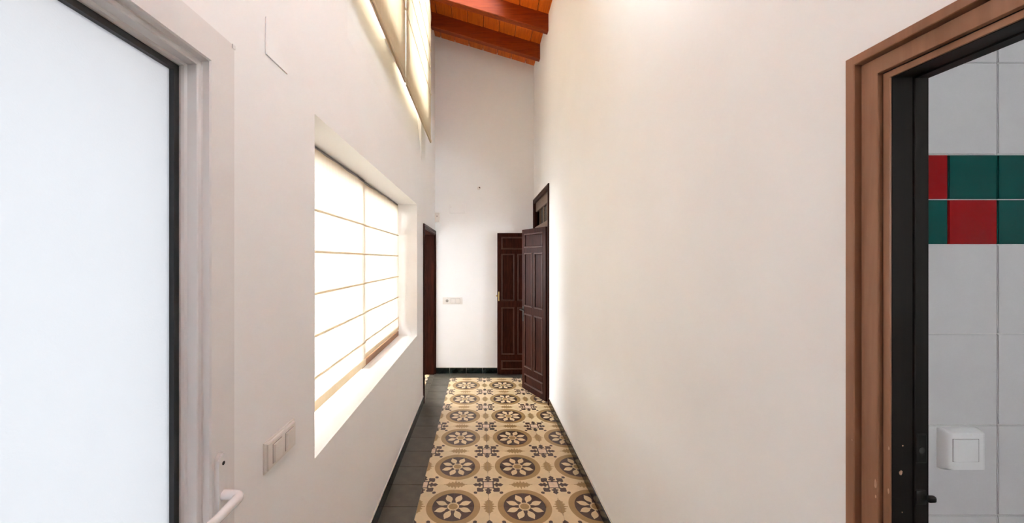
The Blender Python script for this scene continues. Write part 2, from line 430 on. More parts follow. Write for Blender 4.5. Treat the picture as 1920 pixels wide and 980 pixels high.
while yb > YB + 0.1:
    bm = BM(); h = 0.175; e = 0.006
    pts = [(yb, 0.03), (yb, -h+e), (yb+e, -h), (yb+0.075-e, -h), (yb+0.075, -h+e), (yb+0.075, 0.03)]
    lo = [bm.verts.new((XL-0.02, y, z+zc(XL-0.02))) for y, z in pts]; hi = [bm.verts.new((XR+0.02, y, z+zc(XR+0.02))) for y, z in pts]
    n = len(pts)
    for q in range(n): bm.faces.new((lo[q], lo[(q+1) % n], hi[(q+1) % n], hi[q]))
    bm.faces.new(lo); bm.faces.new(hi)
    obj('beam', bm, M['beam'], ceil)
    yb -= 0.54

# ------------------------------------------------------------------ skirting: mortar line with single glazed tiles
def skirting(name, label, axis, f, sgn, u0, u1, off):
    """axis 'x': runs along Y on a wall face x=f; sgn: direction into the room"""
    t = 0.010
    b = BM()
    if axis == 'x': box(b, min(f, f+sgn*0.0055), max(f, f+sgn*0.0055), u0, u1, 0, BH+0.007)
    else: box(b, u0, u1, min(f, f+sgn*0.0055), max(f, f+sgn*0.0055), 0, BH+0.007)
    o = struct(name, b, M['mortar'], label, 'skirting')
    cuts = [u0] + [off + q*T for q in range(-20, 40) if u0+0.01 < off + q*T < u1-0.01] + [u1]
    for a, c in zip(cuts, cuts[1:]):
        b = BM(); g = 0.0012
        if axis == 'x': box(b, min(f, f+sgn*t), max(f, f+sgn*t), a+g, c-g, 0.001, BH, 0.0016)
        else: box(b, a+g, c-g, min(f, f+sgn*t), max(f, f+sgn*t), 0.001, BH, 0.0016)
        obj('skirting_tile', b, M['basetile'], o)
    return o
skirting('baseboard_left', 'dark glazed skirting tiles under the low window', 'x', XL, 1, 0.90, 3.86, 2.25)
skirting('baseboard_right', 'dark glazed skirting tiles along the long bare wall', 'x', XR, -1, 0.74, 3.80, 2.25)
skirting('baseboard_far', 'dark glazed skirting tiles across the end wall', 'y', YF, -1, XL, XR, -0.40)

# ------------------------------------------------------------------ windows behind the blinds, and one added bare window
def window(name, y0, y1, z0, z1, xo, mull, label, wide=0.045, low=None, mat='framewood'):
    b = BM(); d0, d1 = xo-0.04, xo
    if low: box(b, d0, d1, y0, mull, z0, z0+low, 0.003); box(b, d0, d1+0.03, mull, y1, z0, z0+wide, 0.003)
    else: box(b, d0, d1, y0, y1, z0, z0+wide, 0.003)
    box(b, d0, d1, y0, y1, z1-wide, z1, 0.003)
    box(b, d0, d1, y0, y0+wide, z0+(low or wide), z1-wide, 0.003); box(b, d0, d1, y1-wide, y1, z0+wide, z1-wide, 0.003)
    if mull: box(b, d0, d1, mull-wide/2, mull+wide/2, z0+(low or wide), z1-wide, 0.003)
    o = struct(name, b, M[mat], label, 'window')
    ys = [y0+wide] + ([mull-wide/2, mull+wide/2] if mull else []) + [y1-wide]
    for q in range(0, len(ys), 2):
        obj('pane', bx(xo-0.026, xo-0.022, ys[q]-0.004, ys[q+1]+0.004, z0+((low or wide) if q == 0 else wide)-0.004, z1-wide+0.004), M['glass'], o)
    return o
window('window_1', W1[0], W1[1], W1[2], W1[3], -0.800, 2.43, 'brown wooden window set in the deep low recess behind the cream blinds', 0.045, 0.012)
window('window_2', W2[0], W2[1], W2[2], W2[3], -0.785, None, 'high window under the beams behind the nearer upper blind', 0.03, None, 'pvc')
window('window_3', W3[0], W3[1], W3[2], W3[3], -0.785, None, 'high window under the beams behind the upper blind next to the end wall', 0.03, None, 'pvc')

window('added_window_4', W4[0], W4[1], W4[2], W4[3], -0.74, 0.20, 'unseen bare window added over the glazed door to brighten the corridor', 0.03, None, 'pvc')  # added out of view to brighten the long right wall

# ------------------------------------------------------------------ roman blinds
def blind(x, y0, y1, z0, z1, folds, label, group, hem=0.03, sag=0.0, seed=0, mat='fabric'):
    rnd = random.Random(seed)
    root = empty('roman_blind', (x, (y0+y1)/2, z1))
    tag(root, label, 'blind', group)
    W = y1-y0
    # cloth: a sheet with a soft horizontal crease at every fold
    ny = 14; zs = []
    edges = [z1] + list(folds) + [z0]
    for a, b in zip(edges, edges[1:]):
        for q in range(5): zs.append(a + (b-a)*q/5)
    zs.append(z0)
    def off(z):
        for a, b in zip(edges, edges[1:]):
            if b-1e-6 <= z <= a+1e-6:
                t = (a-z)/(a-b); return 0.006*math.sin(PI*t) + (0.004 if t > 0.9 else 0)
        return 0
    bm = BM(); grid = []
    for z in zs:
        row = []
        for k in range(ny+1):
            u = -W/2 + W*k/ny
            wob = 0.0018*math.sin(k*1.7+z*9+seed) + sag*0.004*math.sin(PI*k/ny)
            inset = 0.003*math.sin(z*23+seed) if k in (0, ny) else 0
            row.append(bm.verts.new((off(z)+wob, u + (inset if k == 0 else -inset), z-z1)))
        grid.append(row)
    for A, B in zip(grid, grid[1:]):
        for k in range(ny): bm.faces.new((A[k], A[k+1], B[k+1], B[k]))
    cl = obj('cloth', bm, M[mat], root); smooth(cl, 60)
    # rod pockets sewn across the cloth
    for f in folds:
        b = BM(); rows_ = [[b.verts.new((0.007+0.005*math.cos(q*PI/6), u, f-z1+0.0055*math.sin(q*PI/6))) for q in range(-3, 4)] for u in (-W/2+0.004, W/2-0.004)]
        for q in range(6): b.faces.new((rows_[0][q], rows_[1][q], rows_[1][q+1], rows_[0][q+1]))
        obj('rod_pocket', b, M['thin_fabric'], cl)
    b = BM(); b.faces.new([b.verts.new(p) for p in ((0.011, -W/2+0.002, z0-z1-0.004), (0.011, W/2-0.002, z0-z1-0.004), (0.013, W/2-0.002, z0-z1+hem), (0.013, -W/2+0.002, z0-z1+hem))])
    box(b, -0.002, 0.0055, -W/2+0.006, W/2-0.006, z0-z1-0.003, z0-z1+0.008)
    obj('bottom_hem', b, M['thin_fabric'], root)
    b = BM(); box(b, -0.03, 0.004, -W/2, W/2, -0.004, 0.012, 0.003)
    obj('head_rail', b, M['rail'], root)
    return root
M['rail'] = plain('grey_blind_rail', (0.22, 0.20, 0.175, 1), 0.5, 0.05)
F1 = [1.728, 1.537, 1.345, 1.152, 0.960]
g1 = 'cream roman blinds in the low window'; g2 = 'cream roman blinds over the high windows'
blind(-0.760, 1.345, 2.425, 0.815, 2.010, F1, 'cream roman blind in low recess, nearer one hanging almost to the sill', g1, 0.045, 1, 1)
blind(-0.772, 2.438, 3.462, 0.850, 2.010, F1, 'cream roman blind in low recess, farther one ending above a brown wooden sill bar', g1, 0.03, 1, 2)
F2 = [3.95, 3.72, 3.49, 3.26]
blind(-0.530, 1.54, 2.61, 2.75, 4.22, F2, 'cream roman blind over the high window nearer to the glazed door', g2, 0.022, 0, 3, 'heavy_fabric')
blind(-0.530, 2.632, 3.95, 2.75, 4.22, F2, 'cream roman blind over the high window nearest the end wall', g2, 0.022, 0, 4, 'heavy_fabric')

# ------------------------------------------------------------------ door_1: white glazed door with frosted pane (left)
d1 = empty('door_1', (XL, D1[0], 0)); tag(d1, 'white plastic door with a large frosted glass pane and black seal', 'door', None, 'structure')
def rel(p, o): return (p[0]-o[0], p[1]-o[1], p[2]-o[2])
def door_profile():
    # profile across the sash member, from the outer edge (s=0) to the glass (s=0.10); depth measured from XL into the room
    return [(0.0, -0.02), (0.0, 0.016), (0.003, 0.020), (0.076, 0.020), (0.079, 0.017), (0.080, 0.004), (0.082, 0.002), (0.090, 0.002), (0.092, 0.0),
            (0.094, -0.018), (0.0985, -0.021), (0.1005, -0.026), (0.1005, -0.05), (0.0, -0.05)]
def sash_member(name, side):
    y0, y1, z1 = D1[0], D1[1], D1[3]
    bm = BM(); prof = door_profile(); A, B = [], []
    for s, d in prof:
        if side == 'top': p, q = (XL+d, y0+s, z1-s), (XL+d, y1-s, z1-s)
        elif side == 'near': p, q = (XL+d, y0+s, 0.01), (XL+d, y0+s, z1-s)
        elif side == 'far': p, q = (XL+d, y1-s, 0.01), (XL+d, y1-s, z1-s)
        else: p, q = (XL+d, y0+s, 0.01+s*1.2), (XL+d, y1-s, 0.01+s*1.2)
        A.append(bm.verts.new(rel(p, d1.location))); B.append(bm.verts.new(rel(q, d1.location)))
    n = len(A)
    for k in range(n): bm.faces.new((A[k], A[(k+1) % n], B[(k+1) % n], B[k]))
    bm.faces.new(A[::-1]); bm.faces.new(B)
    return obj(name, bm, M['pvc'], d1)
for nm, s in (('stile', 'far'), ('stile', 'near'), ('rail', 'top'), ('rail', 'bottom')): sash_member(nm, s)
gy0, gy1, gz0, gz1 = D1[0]+0.1005, D1[1]-0.1005, 0.131, D1[3]-0.1005
def ringm(dx0, dx1, wd):
    bm = BM(); o = d1.location
    for a, b, c, d in ((gy0, gy1, gz1-wd, gz1), (gy0, gy1, gz0, gz0+wd), (gy0, gy0+wd, gz0+wd, gz1-wd), (gy1-wd, gy1, gz0+wd, gz1-wd)):
        box(bm, XL+dx0-o.x, XL+dx1-o.x, a-o.y, b-o.y, c, d)
    return bm
obj('black_seal', ringm(-0.050, -0.030, 0.0125), M['gasket'], d1)
o = d1.location
pane = obj('frosted_pane', bx(-0.046, -0.040, gy0+0.004-o.y, gy1-0.004-o.y, gz0+0.004, gz1-0.004), M['frosted'], d1)
obj('rail_end_cap', bx(0.0195, 0.0225, D1[1]-0.012-o.y, D1[1]-0.001-o.y, D1[3]-0.012, D1[3]-0.002, 0.001), M['pvc'], d1)
# handle
hy, hz = 0.814, 0.983
hd = empty('handle', (0.020, hy-o.y, hz), None, d1)
bm = BM(); n = 14
pts = [(0.0135*math.cos(PI*k/n), 0.093-0.0135+0.0135*math.sin(PI*k/n)) for k in range(n+1)] + \
      [(0.0135*math.cos(PI+PI*k/n), -0.125+0.0135*math.sin(PI+PI*k/n)) for k in range(n+1)]
prism(bm, pts, 'x', 0.0, 0.010)
es = [e for e in bm.edges if all(v.co.x > 0.009 for v in e.verts)]
bmesh.ops.bevel(bm, geom=es, offset=0.003, segments=2, affect='EDGES')
smooth(obj('back_plate', bm, M['enamel'], hd), 35)
bm = BM(); P = [(0.004, 0, 0), (0.022, 0, 0), (0.034, -0.001, 0)]
for k in range(1, 9):
    a = PI/2*k/8; P.append((0.034+0.016*math.sin(a), -0.001-0.016*(1-math.cos(a)), 0))
P += [(0.0505, -0.04, 0), (0.050, -0.08, -0.001), (0.046, -0.118, -0.002), (0.040, -0.128, -0.002)]
smooth(obj('lever', tube(bm, P, [0.0105]*3+[0.0108]*8+[0.0100, 0.0095, 0.009, 0.006], 16), M['enamel'], hd), 60)
bm = BM(); cyl(bm, (0.009, 0.0, 0.070), (0.0108, 0.0, 0.070), 0.0042, 14); obj('screw_recess', bm, M['dark_hole'], hd)
bm = BM(); cyl(bm, (0.009, 0, -0.075), (0.020, 0, -0.075), 0.0085, 16); box(bm, 0.02, 0.034, -0.012, 0.012, -0.079, -0.071, 0.003, 2)
smooth(obj('thumb_turn', bm, M['enamel'], hd), 40)

# ------------------------------------------------------------------ trim_1: brown casing and black jamb of the bathroom opening (right)
t1 = empty('trim_1', (XR, 0.645, 0)); tag(t1, 'brown varnished stepped door casing with black jamb in front of the tiled bathroom', 'door frame', None, 'structure')
o1 = t1.location
CAS = [(0.706, 0.700), (0.690, 0.7005), (0.6885, 0.7095), (0.685, 0.7105), (0.661, 0.7105), (0.658, 0.712), (0.657, 0.7175), (0.645, 0.7175)]   # (y, x): stepped section
ZT = 1.881
def casing_piece(side):
    bm = BM()
    sec = [(0.0, -0.030)]                       # (distance inwards s, depth d from XR towards the room is negative)
    pts = [(0.0, XR+0.02), (0.0, 0.7005), (0.0012, 0.6995), (0.0155, 0.6995), (0.0167, 0.7007), (0.0168, 0.7240), (0.0205, 0.7240), (0.0206, 0.7095), (0.0475, 0.7095),
           (0.0482, 0.7102), (0.0483, 0.7290), (0.0512, 0.7290), (0.0513, 0.7165), (0.0615, 0.7165), (0.0620, 0.7180), (0.0620, XR+0.02)]
    A, B = [], []
    yO, yN = 0.708, -0.178
    for s, x in pts:
        if side == 'far': p, q = (x, yO-s, 0), (x, yO-s, ZT-s)
        elif side == 'near': p, q = (x, yN+s, 0), (x, yN+s, ZT-s)
        else: p, q = (x, yN+s, ZT-s), (x, yO-s, ZT-s)
        A.append(bm.verts.new(rel(p, o1))); B.append(bm.verts.new(rel(q, o1)))
    n = len(A)
    for k in range(n): bm.faces.new((A[k], A[(k+1) % n], B[(k+1) % n], B[k]))
    bm.faces.new(A[::-1]); bm.faces.new(B)
    return obj('casing_head' if side == 'head' else 'casing_upright', bm, M['casing'], t1)
for s in ('far', 'near', 'head'): casing_piece(s)
zi = ZT-0.063; yi, yn = 0.645, -0.115
bm = BM(); box(bm, 0.004, 0.041, 0.0, 0.055, 0, zi+0.05, 0.0012); jf = obj('jamb', bm, M['jamb'], t1)
bm = BM(); box(bm, 0.0415, 0.0665, -0.002, 0.055, 0, zi+0.05, 0.0012); obj('jamb_stop', bm, M['jamb'], t1)
bm = BM(); box(bm, 0.004, 0.0665, yn-0.055-yi, yn-yi, 0, zi+0.05, 0.0012); obj('jamb', bm, M['jamb'], t1)
bm = BM(); box(bm, 0.004, 0.0415, yn-yi, 0, zi, zi+0.05, 0.0012); hj = obj('jamb_head', bm, M['jamb'], t1)
bm = BM(); box(bm, 0.0415, 0.0665, yn-yi, 0, zi-0.002, zi+0.05, 0.0012); obj('jamb_head', bm, M['jamb'], t1)
# strike plate, latch and chips on the jamb
bm = BM(); box(bm, 0.0425, 0.0605, -0.0042, -0.001, 1.152-0.005, 1.198, 0.002, 2); sp_ = obj('strike_plate', bm, M['iron'], t1)
bm = BM(); cyl(bm, (0.051, -0.0046, 1.170), (0.051, -0.003, 1.170), 0.0055, 14); obj('keyhole', bm, M['dark_hole'], sp_)
bm = BM(); box(bm, 0.0425, 0.0600, -0.0042, -0.001, 1.075, 1.100, 0.002, 2); box(bm, 0.055, 0.070, -0.012, -0.004, 1.082, 1.094, 0.004, 3)
smooth(obj('latch', bm, M['iron'], t1), 40)

M['chip'] = plain('bare_wood_chip', (0.55, 0.33, 0.22, 1), 0.8, 0.15, 90)
def chip(x, y, z, a, b, face, seed):
    rnd = random.Random(seed); bm = BM(); n = 9; pts = []
    for k in range(n):
        t = 2*PI*k/n; r = 0.65+0.5*rnd.random(); pts.append((a*r*math.cos(t), b*r*math.sin(t)))
    if face == 'y': prism(bm, [(x-o1.x+p, z+q) for p, q in pts], 'y', y-o1.y-0.0006, y-o1.y+0.001)
    else: prism(bm, [(y-o1.y+p, z+q) for p, q in pts], 'x', x-o1.x-0.0006, x-o1.x+0.001)
    obj('paint_chip', bm, M['chip'], t1)
chip(0.734, 0.645, 1.129, 0.0034, 0.0042, 'y', 1); chip(0.7375, 0.645, 1.176, 0.0010, 0.0013, 'y', 2); chip(0.7365, 0.645, 1.060, 0.0010, 0.0011, 'y', 3)
chip(0.7095, 0.6630, 1.100, 0.0022, 0.0085, 'x', 4); chip(0.7095, 0.6625, 1.076, 0.0009, 0.003, 'x', 5); chip(0.7165, 0.6480, 1.095, 0.0012, 0.005, 'x', 6); chip(0.7165, 0.6475, 1.170, 0.0010, 0.004, 'x', 7)
chip(0.6995, 0.6945, 1.162, 0.0012, 0.0015, 'x', 8)

# ------------------------------------------------------------------ bathroom behind it
YT = 0.862
bt = struct('wall_bathroom', bx(XRO-0.02, 2.50, YT, YT+0.1, -0.1, 2.5), M['wgrout'], 'bathroom wall of large white tiles with a red and green tile band', 'wall')
def tz(py): return H - (py-487)*YT/FPX
def tx(px): return (px-900)*YT/FPX
def wall_tile(name, x0, x1, z0, z1, mat, proud=0.004):
    g = 0.0011
    b = BM(); box(b, x0+g, x1-g, YT-proud, YT+0.004, z0+g, z1-g)
    es = [e for e in b.edges if all(v.co.y < YT-proud+1e-5 for v in e.verts)]
    bmesh.ops.bevel(b, geom=es, offset=0.0016, segments=2, affect='EDGES')
    obj(name, b, mat, bt)
seam = tx(1866.3); dw = tx(1866.3)-tx(1774.2); xm = XRO-0.018; xM = 2.44
rows = [tz(963.5), tz(795), tz(625), tz(458.3)]
top = [tz(290.5), tz(120.3)]
bh = rows[1]-rows[0]
zl = [rows[0]-bh*q for q in range(6, 0, -1)]; zl = [z for z in zl if z > 0] 
zlow = [0.0] + zl + rows
zup = [top[0], top[1], top[1]+bh, top[1]+2*bh, 2.45]; zup = [z for z in zup if z <= 2.45]
xcuts = [x for x in [seam + 2*dw*q for q in range(-3, 9)] if xm < x < xM]; xcuts = [xm] + xcuts + [xM]
for zs_ in (zlow, zup):
    for a, b in zip(zs_, zs_[1:]):
        for x0_, x1_ in zip(xcuts, xcuts[1:]): wall_tile('white_tile', x0_, x1_, a, b, M['wtile'])
zb = [tz(458.3), tz(374.3), tz(290.5)]
xb = [xm] + [seam + dw*q for q in range(-1, 12) if seam + dw*q < xM] + [xM]
R, G = 'r', 'g'
upper = [R, G, G, R, G, R, G, G, R, G, R, G, G, R, G]; lower = [G, R, G, G, R, G, R, G, G, R, G, R, G, G, R]
if xb[1] - xb[0] > dw: xb.insert(1, xb[1]-dw) if False else None
for k, (a, b) in enumerate(zip(xb, xb[1:])):
    for row, z0_, z1_ in ((lower, zb[0], zb[1]), (upper, zb[1], zb[2])):
        wall_tile('red_tile' if row[k] == R else 'green_tile', a, b, z0_, z1_, M['rtile'] if row[k] == R else M['gtile'])
struct('wall_bathroom_side', bx(2.45, 2.57, -1.45, YT+0.1, -0.1, 2.5), M['wtile'], 'white bathroom side wall', 'wall')
wbb = struct('wall_bathroom_back', panel_wall('y', -1.4, -1.5, XRO, 2.57, -0.1, 2.5, [(1.10, 1.50, 1.35, 1.95)]), M['wtile'], 'white bathroom wall behind the viewer with a small window added to light the tiles', 'wall')  # unseen window hole added to light the bathroom tiles
obj('pane', bx(1.10, 1.50, -1.453, -1.447, 1.35, 1.95), M['glass'], wbb)
struct('ceiling_bathroom', bx(XRO, 2.57, -1.5, YT+0.1, 2.45, 2.55), M['wall'], 'flat white bathroom ceiling', 'ceiling')
struct('floor_bathroom', bx(XR+0.0211, 2.57, -1.5, YT+0.1, -0.12, -0.002), M['darktile'], 'charcoal bathroom floor', 'floor')

# bathroom light switch
def switch_body(bm, w_, h_, d_, bulge=0.012):
    """frame plate in the x-z plane facing -y, sides rolled back"""
    nx, nz = 14, 8; g = []
    for i in range(nx+1):
        col = []
        for j in range(nz+1):
            u, v = -1+2*i/nx, -1+2*j/nz
            x = w_/2*math.copysign(1-(1-abs(u))**1.35, u) if abs(u) > 0.0 else 0
            z = h_/2*math.copysign(1-(1-abs(v))**1.5, v) if abs(v) > 0.0 else 0
            e = min(1, (1-abs(u))*3.2); f = min(1, (1-abs(v))*4.0)
            y = -d_*(0.15+0.85*math.sin(PI/2*e))*(0.45+0.55*math.sin(PI/2*f))
            zz = z*(1-0.02*abs(u)**4)
            col.append(bm.verts.new((x, y, zz)))
        g.append(col)
    for A, B in zip(g, g[1:]):
        for j in range(nz): bm.faces.new((A[j], B[j], B[j+1], A[j+1]))
    # skirt to the wall
    border = [g[i][0] for i in range(nx+1)] + [g[nx][j] for j in range(1, nz+1)] + [g[i][nz] for i in range(nx-1, -1, -1)] + [g[0][j] for j in range(nz-1, 0, -1)]
    low = [bm.verts.new((v.co.x, 0.0, v.co.z)) for v in border]
    n = len(border)
    for k in range(n): bm.faces.new((border[k], border[(k+1) % n], low[(k+1) % n], low[k]))
    bm.faces.new(low)
    return bm
sx, sz = (tx(1752)+tx(1848)*0.977)/2, H+((tz(803)+tz(880))/2-H)*0.985
sw = empty('light_switch', (sx, YT-0.004, sz)); tag(sw, 'white single rocker light switch with rounded frame on the bathroom tiles', 'light switch')
smooth(obj('frame_plate', switch_body(BM(), tx(1848)*0.977-tx(1752), (tz(803)-tz(880))*0.98, 0.021), M['enamel'], sw), 50)
kk = (YT-0.027)/YT; rx0, rx1, rz0, rz1 = tx(1789)*kk-sx, tx(1837)*kk-sx, H+(tz(866)-H)*kk-sz, H+(tz(824)-H)*kk-sz
bm = BM(); box(bm, rx0-0.0016, rx1+0.0016, -0.0214, -0.012, rz0-0.0016, rz1+0.0016, 0.001); obj('rocker_gap', bm, plain('grey_gap', (0.30, 0.27, 0.25, 1), 0.7), sw)
bm = BM(); prism(bm, [(rx0, -0.0214), (rx0+0.006, -0.0246), (rx1-0.003, -0.0232), (rx1, -0.0212), (rx1, -0.012), (rx0, -0.012)], 'z', rz0, rz1)
bmesh.ops.bevel(bm, geom=bm.edges[:], offset=0.0008, segments=1, affect='EDGES'); smooth(obj('rocker', bm, M['enamel'], sw), 30)
bm = BM(); cyl(bm, (0.006, -0.0195, rz1+0.010), (0.006, -0.0214, rz1+0.010), 0.0011, 10); obj('indicator', bm, M['mortar'], sw)

# ------------------------------------------------------------------ trim_2: dark casing of the far opening in the window wall
t2 = empty('trim_2', (XL, 3.86, 0)); tag(t2, 'dark brown moulded door casing in the corner by the end wall', 'door frame', None, 'structure')
o2 = t2.location
def section_member(parent, po, pts, p_of, name, mat):
    bm = BM(); A, B = [], []
    for s, x in pts:
        p, q = p_of(s, x); A.append(bm.verts.new(rel(p, po))); B.append(bm.verts.new(rel(q, po)))
    n = len(A)
    for k in range(n): bm.faces.new((A[k], A[(k+1) % n], B[(k+1) % n], B[k]))
    bm.faces.new(A[::-1]); bm.faces.new(B)
    return obj(name, bm, mat, parent)
ZC = 1.882; ya, yz = 3.862, 4.884
def prof_l():   # s from outer edge, x
    f = XL
    return [(0, f-0.005), (0, f+0.012), (0.004, f+0.016), (0.020, f+0.014), (0.024, f+0.010), (0.030, f+0.010), (0.034, f+0.013), (0.044, f+0.012), (0.048, f+0.006),
            (0.056, f+0.006), (0.058, f-0.005)]
section_member(t2, o2, prof_l(), lambda s, x: ((x, ya+s, 0), (x, ya+s, ZC-s)), 'casing_upright', M['door'])
section_member(t2, o2, [(s*0.45, x) for s, x in prof_l()], lambda s, x: ((x, yz-s, 0), (x, yz-s, ZC-s/0.45)), 'casing_upright', M['door'])
section_member(t2, o2, prof_l(), lambda s, x: ((x, ya+s, ZC-s), (x, yz-s*0.45, ZC-s)), 'casing_head', M['door'])
for a, b in ((3.90, 3.925), (4.835, 4.864)):
    bm = BM(); box(bm, XLO-XL+0.0, -0.005, a-o2.y, b-o2.y, 0.001, 1.825, 0.002); j = obj('jamb', bm, M['door'], t2)
    bm = BM(); s = 0.012; box(bm, -0.15, -0.11, (b if a < 4 else a-s)-o2.y, (b+s if a < 4 else a)-o2.y, 0.001, 1.825, 0.002); obj('door_stop', bm, M['door'], j)
bm = BM(); box(bm, XLO-XL, -0.005, 3.90-o2.y, 4.864-o2.y, 1.825, 1.849, 0.002); obj('jamb_head', bm, M['door'], t2)

# side room behind that opening
struct('wall_side_room_far', bx(-2.6, XLO-0.001, 6.2, 6.3, -0.1, 2.6), M['wall'], 'far wall of the room through the corner opening', 'wall')
struct('wall_side_room_near', bx(-2.6, XLO-0.001, 3.62, 3.72, -0.1, 2.6), M['wall'], 'near wall of the room through the corner opening', 'wall')
struct('wall_side_room_left', panel_wall('x', -2.7, -2.6, 3.62, 6.3, -0.1, 2.6, [(4.3, 5.5, 0.9, 2.1)]), M['wall'], 'outer wall of the room through the corner opening, with a window hole added for light', 'wall')  # hole added so that sky light reaches the side room
struct('wall_side_room_right', bx(XLO-0.1, XLO-0.001, 5.02, 6.2, -0.1, 2.6), M['wall'], 'inner wall of the room through the corner opening', 'wall')
struct('ceiling_side_room', bx(-2.7, XLO-0.001, 3.62, 6.3, 2.6, 2.7), M['wall'], 'flat white ceiling of the room through the corner opening', 'ceiling')
fs = struct('floor_side_room', bx(-2.6, XLO-0.0005, 3.72, 6.2, -0.12, -0.004), M['grout'], 'medallion tiled floor seen through the corner opening', 'floor')
XS = XL-0.064-2*T
for i in range(-7, 2):
    for j in range(17, 22): lay_cement(i, j, fs, XS)

# ------------------------------------------------------------------ trim_3: dark frame with barred transom of the double door
t3 = empty('trim_3', (XR, 3.81, 0)); tag(t3, 'dark brown double door frame with barred transom light above the leaves', 'door frame', None, 'structure')
o3 = t3.location
yA, yZ, ZD = 3.810, 4.884, 2.292
def prof_r(k=1):
    f = XR
    return [(0, f+0.005), (0, f-0.012), (0.004*k, f-0.016), (0.022*k, f-0.014), (0.026*k, f-0.009), (0.034*k, f-0.009), (0.038*k, f-0.012), (0.052*k, f-0.010), (0.056*k, f+0.005)]
section_member(t3, o3, prof_r(), lambda s, x: ((x, yA+s, 0), (x, yA+s, ZD-s)), 'casing_upright', M['door'])
section_member(t3, o3, prof_r(0.45), lambda s, x: ((x, yZ-s, 0), (x, yZ-s, ZD-s/0.45)), 'casing_upright', M['door'])
section_member(t3, o3, prof_r(), lambda s, x: ((x, yA+s, ZD-s), (x, yZ-s*0.45, ZD-s)), 'casing_head', M['door'])
M['transom'] = wood('weathered_brown_wood', (0.10, 0.058, 0.034, 1), (0.17, 0.10, 0.06, 1), 0.45, 'y', 0.1, 0.05, 6)
bm = BM(); box(bm, 0.004, 0.075, 3.842-o3.y, 3.866-o3.y, 0, 2.245, 0.002); obj('jamb', bm, M['door'], t3)
bm = BM(); box(bm, 0.004, 0.075, 4.852-o3.y, 4.871-o3.y, 0, 2.245, 0.002); obj('jamb', bm, M['door'], t3)
bm = BM(); box(bm, 0.004, 0.075, 3.842-o3.y, 4.871-o3.y, 2.245, 2.274, 0.002); obj('jamb_head', bm, M['door'], t3)
ty0, ty1 = 3.866-o3.y, 4.852-o3.y
bm = BM(); box(bm, 0.018, 0.060, ty0, ty1, 2.128, 2.245, 0.003); obj('transom_top_rail', bm, M['transom'], t3)
bm = BM(); box(bm, 0.008, 0.065, ty0, ty1, 1.862, 1.930, 0.004); obj('transom_bar', bm, M['transom'], t3)
nb = 3; step = (ty1-ty0)/(nb+1)
for k in range(nb):
    yy = ty0 + step*(k+1)
    bm = BM(); box(bm, 0.030, 0.046, yy-0.020, yy+0.020, 1.930, 2.128, 0.003); obj('transom_mullion', bm, M['transom'], t3)
for k in range(nb+1):
    a = ty0 + step*k + (0.020 if k else 0); b = ty0 + step*(k+1) - (0.020 if k < nb else 0)
    obj('transom_pane', bx(0.036, 0.040, a-0.003, b+0.003, 1.927, 2.131), M['amber'] if k == 0 else M['smoked'], t3)

# ------------------------------------------------------------------ panelled door leaves
LW, LH, LT = 0.480, 1.838, 0.038
def panel_mesh(w_, h_, d_):
    """raised-and-fielded panel, centred, facing both +-y"""
    bm = BM(); lv = []
    for s in (-1, 1):
        loops = []
        for ins, y in ((0, 0.003), (0.0, 0.006), (0.022, d_/2), (0.026, d_/2)):
            loops.append([bm.verts.new((sx_*(w_/2-ins), s*y, sz_*(h_/2-ins))) for sx_, sz_ in ((-1, -1), (1, -1), (1, 1), (-1, 1))])
        for A, B in zip(loops, loops[1:]):
            for k in range(4): bm.faces.new((A[k], A[(k+1) % 4], B[(k+1) % 4], B[k]))
        bm.faces.new(loops[-1]); lv.append(loops[0])
    A, B = lv
    for k in range(4): bm.faces.new((A[k], A[(k+1) % 4], B[(k+1) % 4], B[k]))
    return bm
def bead_mesh(x0, x1, z0, z1, y):
    bm = BM(); t = 0.015; s = 1 if y > 0 else -1
    for (a, b, c, d) in ((x0, x1, z0, z0+t), (x0, x1, z1-t, z1), (x0, x0+t, z0+t, z1-t), (x1-t, x1, z0+t, z1-t)):
        box(bm, a, b, min(y-s*0.012, y+s*0.006), max(y-s*0.012, y+s*0.006), c, d, 0.005, 2)
    return bm
def door_leaf(label, loc, rz, handle):
    root = empty('door_leaf', loc, (0, 0, rz)); tag(root, label, 'door', 'dark panelled double door leaves')
    st, mu = 0.052, 0.042
    for x0 in (0, LW-st): obj('stile', bx(x0, x0+st, -LT/2, LT/2, 0, LH, 0.002), M['door'], root)
    zr = [(0, 0.062), (0.180, 0.257), (0.872, 0.955), (1.566, 1.626), (1.786, LH)]
    for a, b in zr: obj('rail', bx(st, LW-st, -LT/2, LT/2, a, b, 0.001), M['door'], root)
    cells = []
    cells.append((st, LW-st, zr[0][1], zr[1][0])); cells.append((st, LW-st, zr[3][1], zr[4][0]))
    for a, b in ((zr[1][1], zr[2][0]), (zr[2][1], zr[3][0])):
        obj('mullion', bx(LW/2-mu/2, LW/2+mu/2, -LT/2, LT/2, a, b, 0.001), M['door'], root)
        cells.append((st, LW/2-mu/2, a, b)); cells.append((LW/2+mu/2, LW-st, a, b))
    for a, b, c, d in cells:
        p = obj('panel', panel_mesh(b-a, d-c, 0.026), M['door'], root, ((a+b)/2, 0, (c+d)/2))
        for y in (-LT/2, LT/2):
            obj('bead', bead_mesh(a-(a+b)/2, b-(a+b)/2, c-(c+d)/2, d-(c+d)/2, y), M['bead'], p)
    handle(root)
    return root
